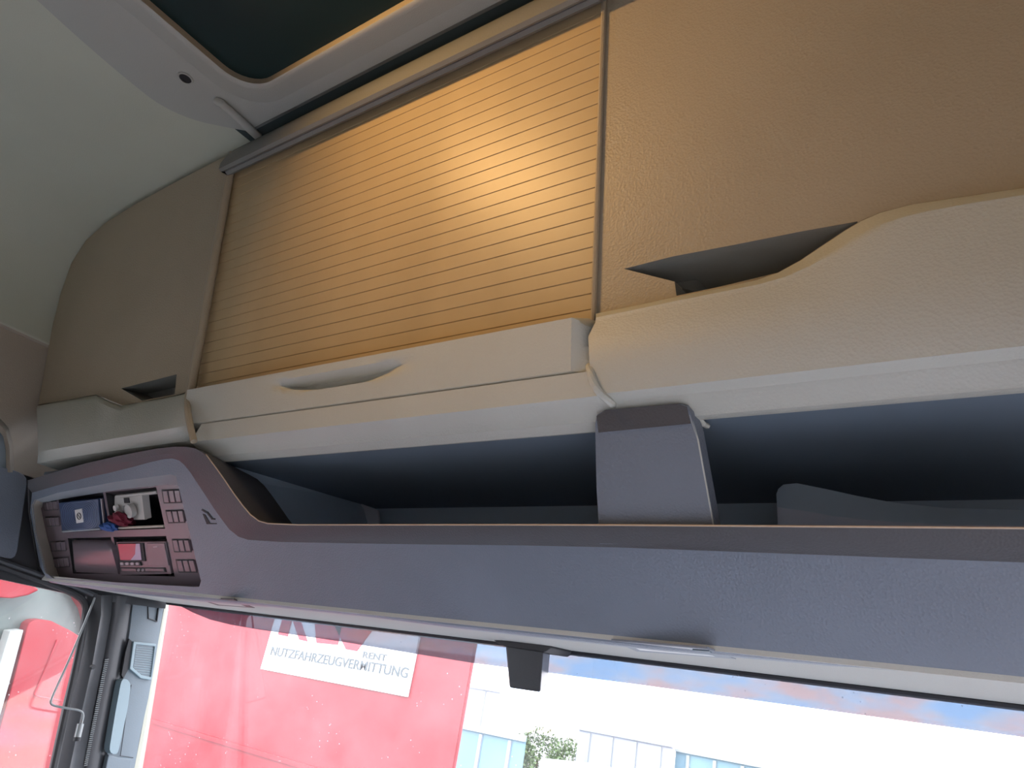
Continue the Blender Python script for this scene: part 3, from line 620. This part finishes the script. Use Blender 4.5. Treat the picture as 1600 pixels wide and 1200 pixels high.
# unseen pale seat added below the camera to bounce light upwards
st_ = thing('bounce_seat', 'added pale grey seat, out of view, bouncing light up to the right locker', 'seat', V(-.25, .2, -1.9))
obj('cushion', *box((-.70, -.15, -1.15), (-.06, .62, -.98)), 'seatcloth', st_, bevel=.04, seg=3)
obj('backrest', *box((-.69, -.38, -1.1), (-.07, -.18, -.25)), 'seatcloth', st_, bevel=.05, seg=3)
obj('seat_base', *box((-.6, -.1, -1.9), (-.15, .5, -1.15)), 'rubber', st_, bevel=.02)

# ================================================================== OUTSIDE
TY = 6.0
rt_ = thing('red_trailer', 'large red lorry trailer wall seen through the left of the windscreen', 'trailer', V(-7, TY, GZ))
tx1 = YP(TY).at(728, 1110).x; tx0 = -11.0
obj('trailer_box', *prism([V(tx0, TY, GZ+1.3), V(tx1, TY, GZ+1.3), V(tx1*(TY+3.4)/TY-.05, TY+3.4, GZ+1.3), V(tx0-1.5, TY+3.4, GZ+1.3)], (0, 0, 1.2-GZ-1.3)), 'red', rt_, bevel=.03)
for xx in (tx0+.05, tx1-.04): obj('seam_strip', *box((xx-.008, TY-.012, GZ+1.35), (xx+.008, TY, 1.15)), 'red', rt_)
obj('side_rail', *box((tx0, TY-.03, -.95), (tx1, TY, -.90)), 'red', rt_)
for xx in (-10, -8.6, -6.2):
    obj('wheel', *tube([V(xx, TY+.05, GZ+.65), V(xx, TY+.45, GZ+.65)], .65, 24), 'rubber', rt_, smooth=True)
obj('chassis', *box((tx0+.3, TY+.5, GZ+1.0), (tx1-.3, TY+2.9, GZ+1.3)), 'rubber', rt_)
SY = TY-.014
sx0, sx1 = -1.315*SY, -.911*SY; sz0, sz1 = -.0125*SY, .110*SY
sg = obj('sign_board', *box((sx0, SY-.02, sz0), (sx1, SY+.01, sz1)), 'signwhite', rt_, bevel=.004); sg['label'] = 'white sign board with red and grey lettering'
def text(s, name, x, z, size, m, wid=None, y=SY-.024, parent=sg, shear=0):
    cu = bpy.data.curves.new(name, 'FONT'); cu.body = s; cu.size = size*S; cu.extrude = .003; cu.offset = .0010; cu.shear = shear
    tmp = bpy.data.objects.new('tmp', cu); COL.objects.link(tmp); bpy.context.view_layer.update()
    me = bpy.data.meshes.new_from_object(tmp.evaluated_get(bpy.context.evaluated_depsgraph_get())); bpy.data.objects.remove(tmp)
    xs_ = [v.co.x for v in me.vertices]; w = max(xs_)-min(xs_); k = (wid*S/w) if wid else 1
    base = WL[parent.name]
    for v in me.vertices:
        c = v.co; v.co = Vector(((c.x-min(xs_))*k+x*S, y*S-c.z, z*S+c.y))-base
    me.materials.append(M[m]); o = bpy.data.objects.new(name, me); COL.objects.link(o); o.parent = parent; WL[o.name] = base
    return o
text('NUTZFAHRZEUGVERMITTUNG', 'lettering', sx0+.019*SY, .0165*SY, .140, 'signgrey', wid=.378*SY)
text('RENT', 'lettering', -1.036*SY, .0375*SY, .095, 'signgrey', wid=.060*SY)
def zs_(v): return v*SY
def redbar(q): obj('red_letter', *prism([V(a*SY, SY-.028, b*SY) for a, b in q], (0, .012, 0)), 'signred', sg)
x_ = lambda px, py: (ray(px, py).x/ray(px, py).y)
def rb(*pp):
    redbar([(ray(*p).x/ray(*p).y, ray(*p).z/ray(*p).y) for p in pp])
tpz = .105
def leg(xl, xr, yb, dl=0, dr=0):       # letter stroke: bottom edge at pixel row yb, rising to the top of the board
    a = ray(xl, yb); b = ray(xr, yb+3); ax, bx_ = a.x/a.y, b.x/b.y
    redbar([(ax, a.z/a.y), (bx_, b.z/b.y), (bx_+dr, tpz), (ax+dl, tpz)])
leg(437, 452, 992); leg(470, 483, 1000, -.055, -.055); leg(497, 530, 1005, -.03, 0); leg(543, 560, 1015, -.07, .04)
# far buildings
def shed(name, label, pts, Y, dep, m, roofm, nposts=0, topz=None):
    A, B = YP(Y).at(*pts[0]), YP(Y).at(*pts[1]); z = (A.z+B.z)/2
    t = thing(name, label, 'building', V((A.x+B.x)/2, Y, GZ))
    k = (Y+dep)/Y
    obj('wall', *prism([V(A.x, Y, GZ), V(B.x, Y, GZ), V(B.x*k, Y+dep, GZ), V(A.x*k, Y+dep, GZ)], (0, 0, z-GZ)), m, t)
    obj('roof', *prism([V(A.x, Y-.1, z), V(B.x, Y-.1, z), V(B.x*k, Y+dep, z), V(A.x*k, Y+dep, z)], (0, 0, .07)), roofm, t)
    for i in range(nposts):
        x = A.x+(B.x-A.x)*(i+.5)/nposts; obj('panel_joint', *box((x-.05, Y-.06, GZ), (x+.05, Y, z-.05)), roofm, t)
    return t
shed('pale_hall', 'tall pale lilac hall right behind the red trailer edge', [(690, 1068), (783, 1081)], 26, 10, 'shed_pale', 'shed_pale', 2)
shed('low_blue_shed', 'low light blue shed in front of the pale hall, left of the shrubs', [(690, 1131), (822, 1160)], 20, 3, 'shed_blue', 'shed_pale', 3)
shed('grey_hall', 'pale grey hall with upright panel joints, right of the shrubs', [(905, 1138), (1052, 1170)], 24, 4, 'shed_pale', 'shed_edge', 4)
shed('blue_hall', 'long light blue hall adjoining the grey hall at the bottom of the windscreen', [(1056, 1171), (1330, 1230)], 24.5, 4, 'shed_blue', 'shed_edge', 6)
def shrub(c, r, label, seed):
    rnd = random.Random(seed); t = thing('shrub', label, 'shrub', V(c.x, c.y, GZ), 'shrubs behind the yard')
    vs, fs = [], []
    for i in range(1500):
        d = Vector((rnd.gauss(0, 1), rnd.gauss(0, 1), rnd.gauss(0, 1))).normalized()*r*(.55+.5*rnd.random())
        d.z *= 1.1; p = Vector((c.x, c.y, c.z-r))+d; s = .05+.05*rnd.random()
        a = Vector((rnd.gauss(0, 1), rnd.gauss(0, 1), rnd.gauss(0, 1))).normalized()*s; b = a.cross(Vector((rnd.random(), rnd.random(), rnd.random()))).normalized()*s
        k = len(vs); vs += [p-a, p+b*.6, p+a, p-b*.6]; fs.append((k, k+1, k+2, k+3))
    f = obj('foliage', vs, fs, 'leaf', t); f['kind'] = 'stuff'
    obj('trunk', *tube([V(c.x, c.y, GZ), V(c.x, c.y, c.z-r)], .06, 7), 'bark', t)
for i, (px, py, r) in enumerate(((812, 1152, .8), (846, 1140, 1.1), (890, 1158, .95))):
    shrub(YP(28+i*2.2).at(px, py), r, ['smallest green shrub, beside the low blue shed', 'tallest green shrub between the blue shed and grey hall', 'yellow-green shrub close against the grey hall'][i], i)
vn = thing('white_van', 'white van roof at the foot of the shrubs', 'van', V(YP(17).at(875, 1188).x, 17, GZ))
vc = YP(17).at(872, 1190)
obj('van_body', *box((vc.x-.55, 17, GZ+.4), (vc.x+.55, 19.5, vc.z)), 'whitepaint', vn, bevel=.08, seg=3)
for sx_ in (-.5, .5):
    for yy in (17.5, 19): obj('wheel', *tube([V(vc.x+sx_*1.0-.08, yy, GZ+.45), V(vc.x+sx_*1.0+.08, yy, GZ+.45)], .45, 16), 'rubber', vn, smooth=True)
# red lorry cab beside the side window
KX = PL((-1, 0, 0), 5.0); K2 = PL((-1, 0, 0), 5.05)
lc = thing('lorry_cab', 'red lorry cab standing close outside the side window', 'lorry', V(-5.2, 3, GZ))
body = [(42, 981), (45, 974), (53, 969), (66, 968), (80, 970), (110, 985), (150, 1010), (210, 1060), (230, 1400), (-60, 1400), (0, 1138), (22, 1060)]
obj('cab_body', *prism(KX.L(body), (-.5, 0, 0)), 'red', lc, bevel=.01)
obj('red_reflector_body', *box((-5.6, -.25, -3.4), (-5.0, KX.at(-60, 1240).y-.05, KX.at(-30, 1150).z)), 'red', lc)  # unseen red block added so the console reflects pink
obj('side_glass', *prism(K2.L([(-120, 860), (140, 900), (120, 1250), (-160, 1400)], -.05), (-.1, 0, 0)), 'cabglass', lc)
obj('roof_fairing', *prism(KX.L([(-120, 880), (-60, 870), (0, 885), (40, 905), (62, 922), (45, 930), (20, 935), (0, 934), (-120, 934)], .01), (-.5, 0, 0)), 'red', lc, bevel=.01)
obj('roof_fairing', *prism(KX.L([(112, 905), (190, 925), (240, 1000), (240, 1060), (150, 1010), (134, 952), (125, 938)], .01), (-.5, 0, 0)), 'red', lc)
obj('white_pillar', *prism(KX.L([(16, 986), (37, 984), (14, 1070), (-12, 1160), (-40, 1240), (-62, 1240)], .01), (-.1, 0, 0)), 'whitepaint', lc, bevel=.005)
obj('door_seam', *tube(KX.L([(90, 1000), (54, 1085), (58, 1088), (96, 1095)], .006), .006, 5), 'signred', lc)
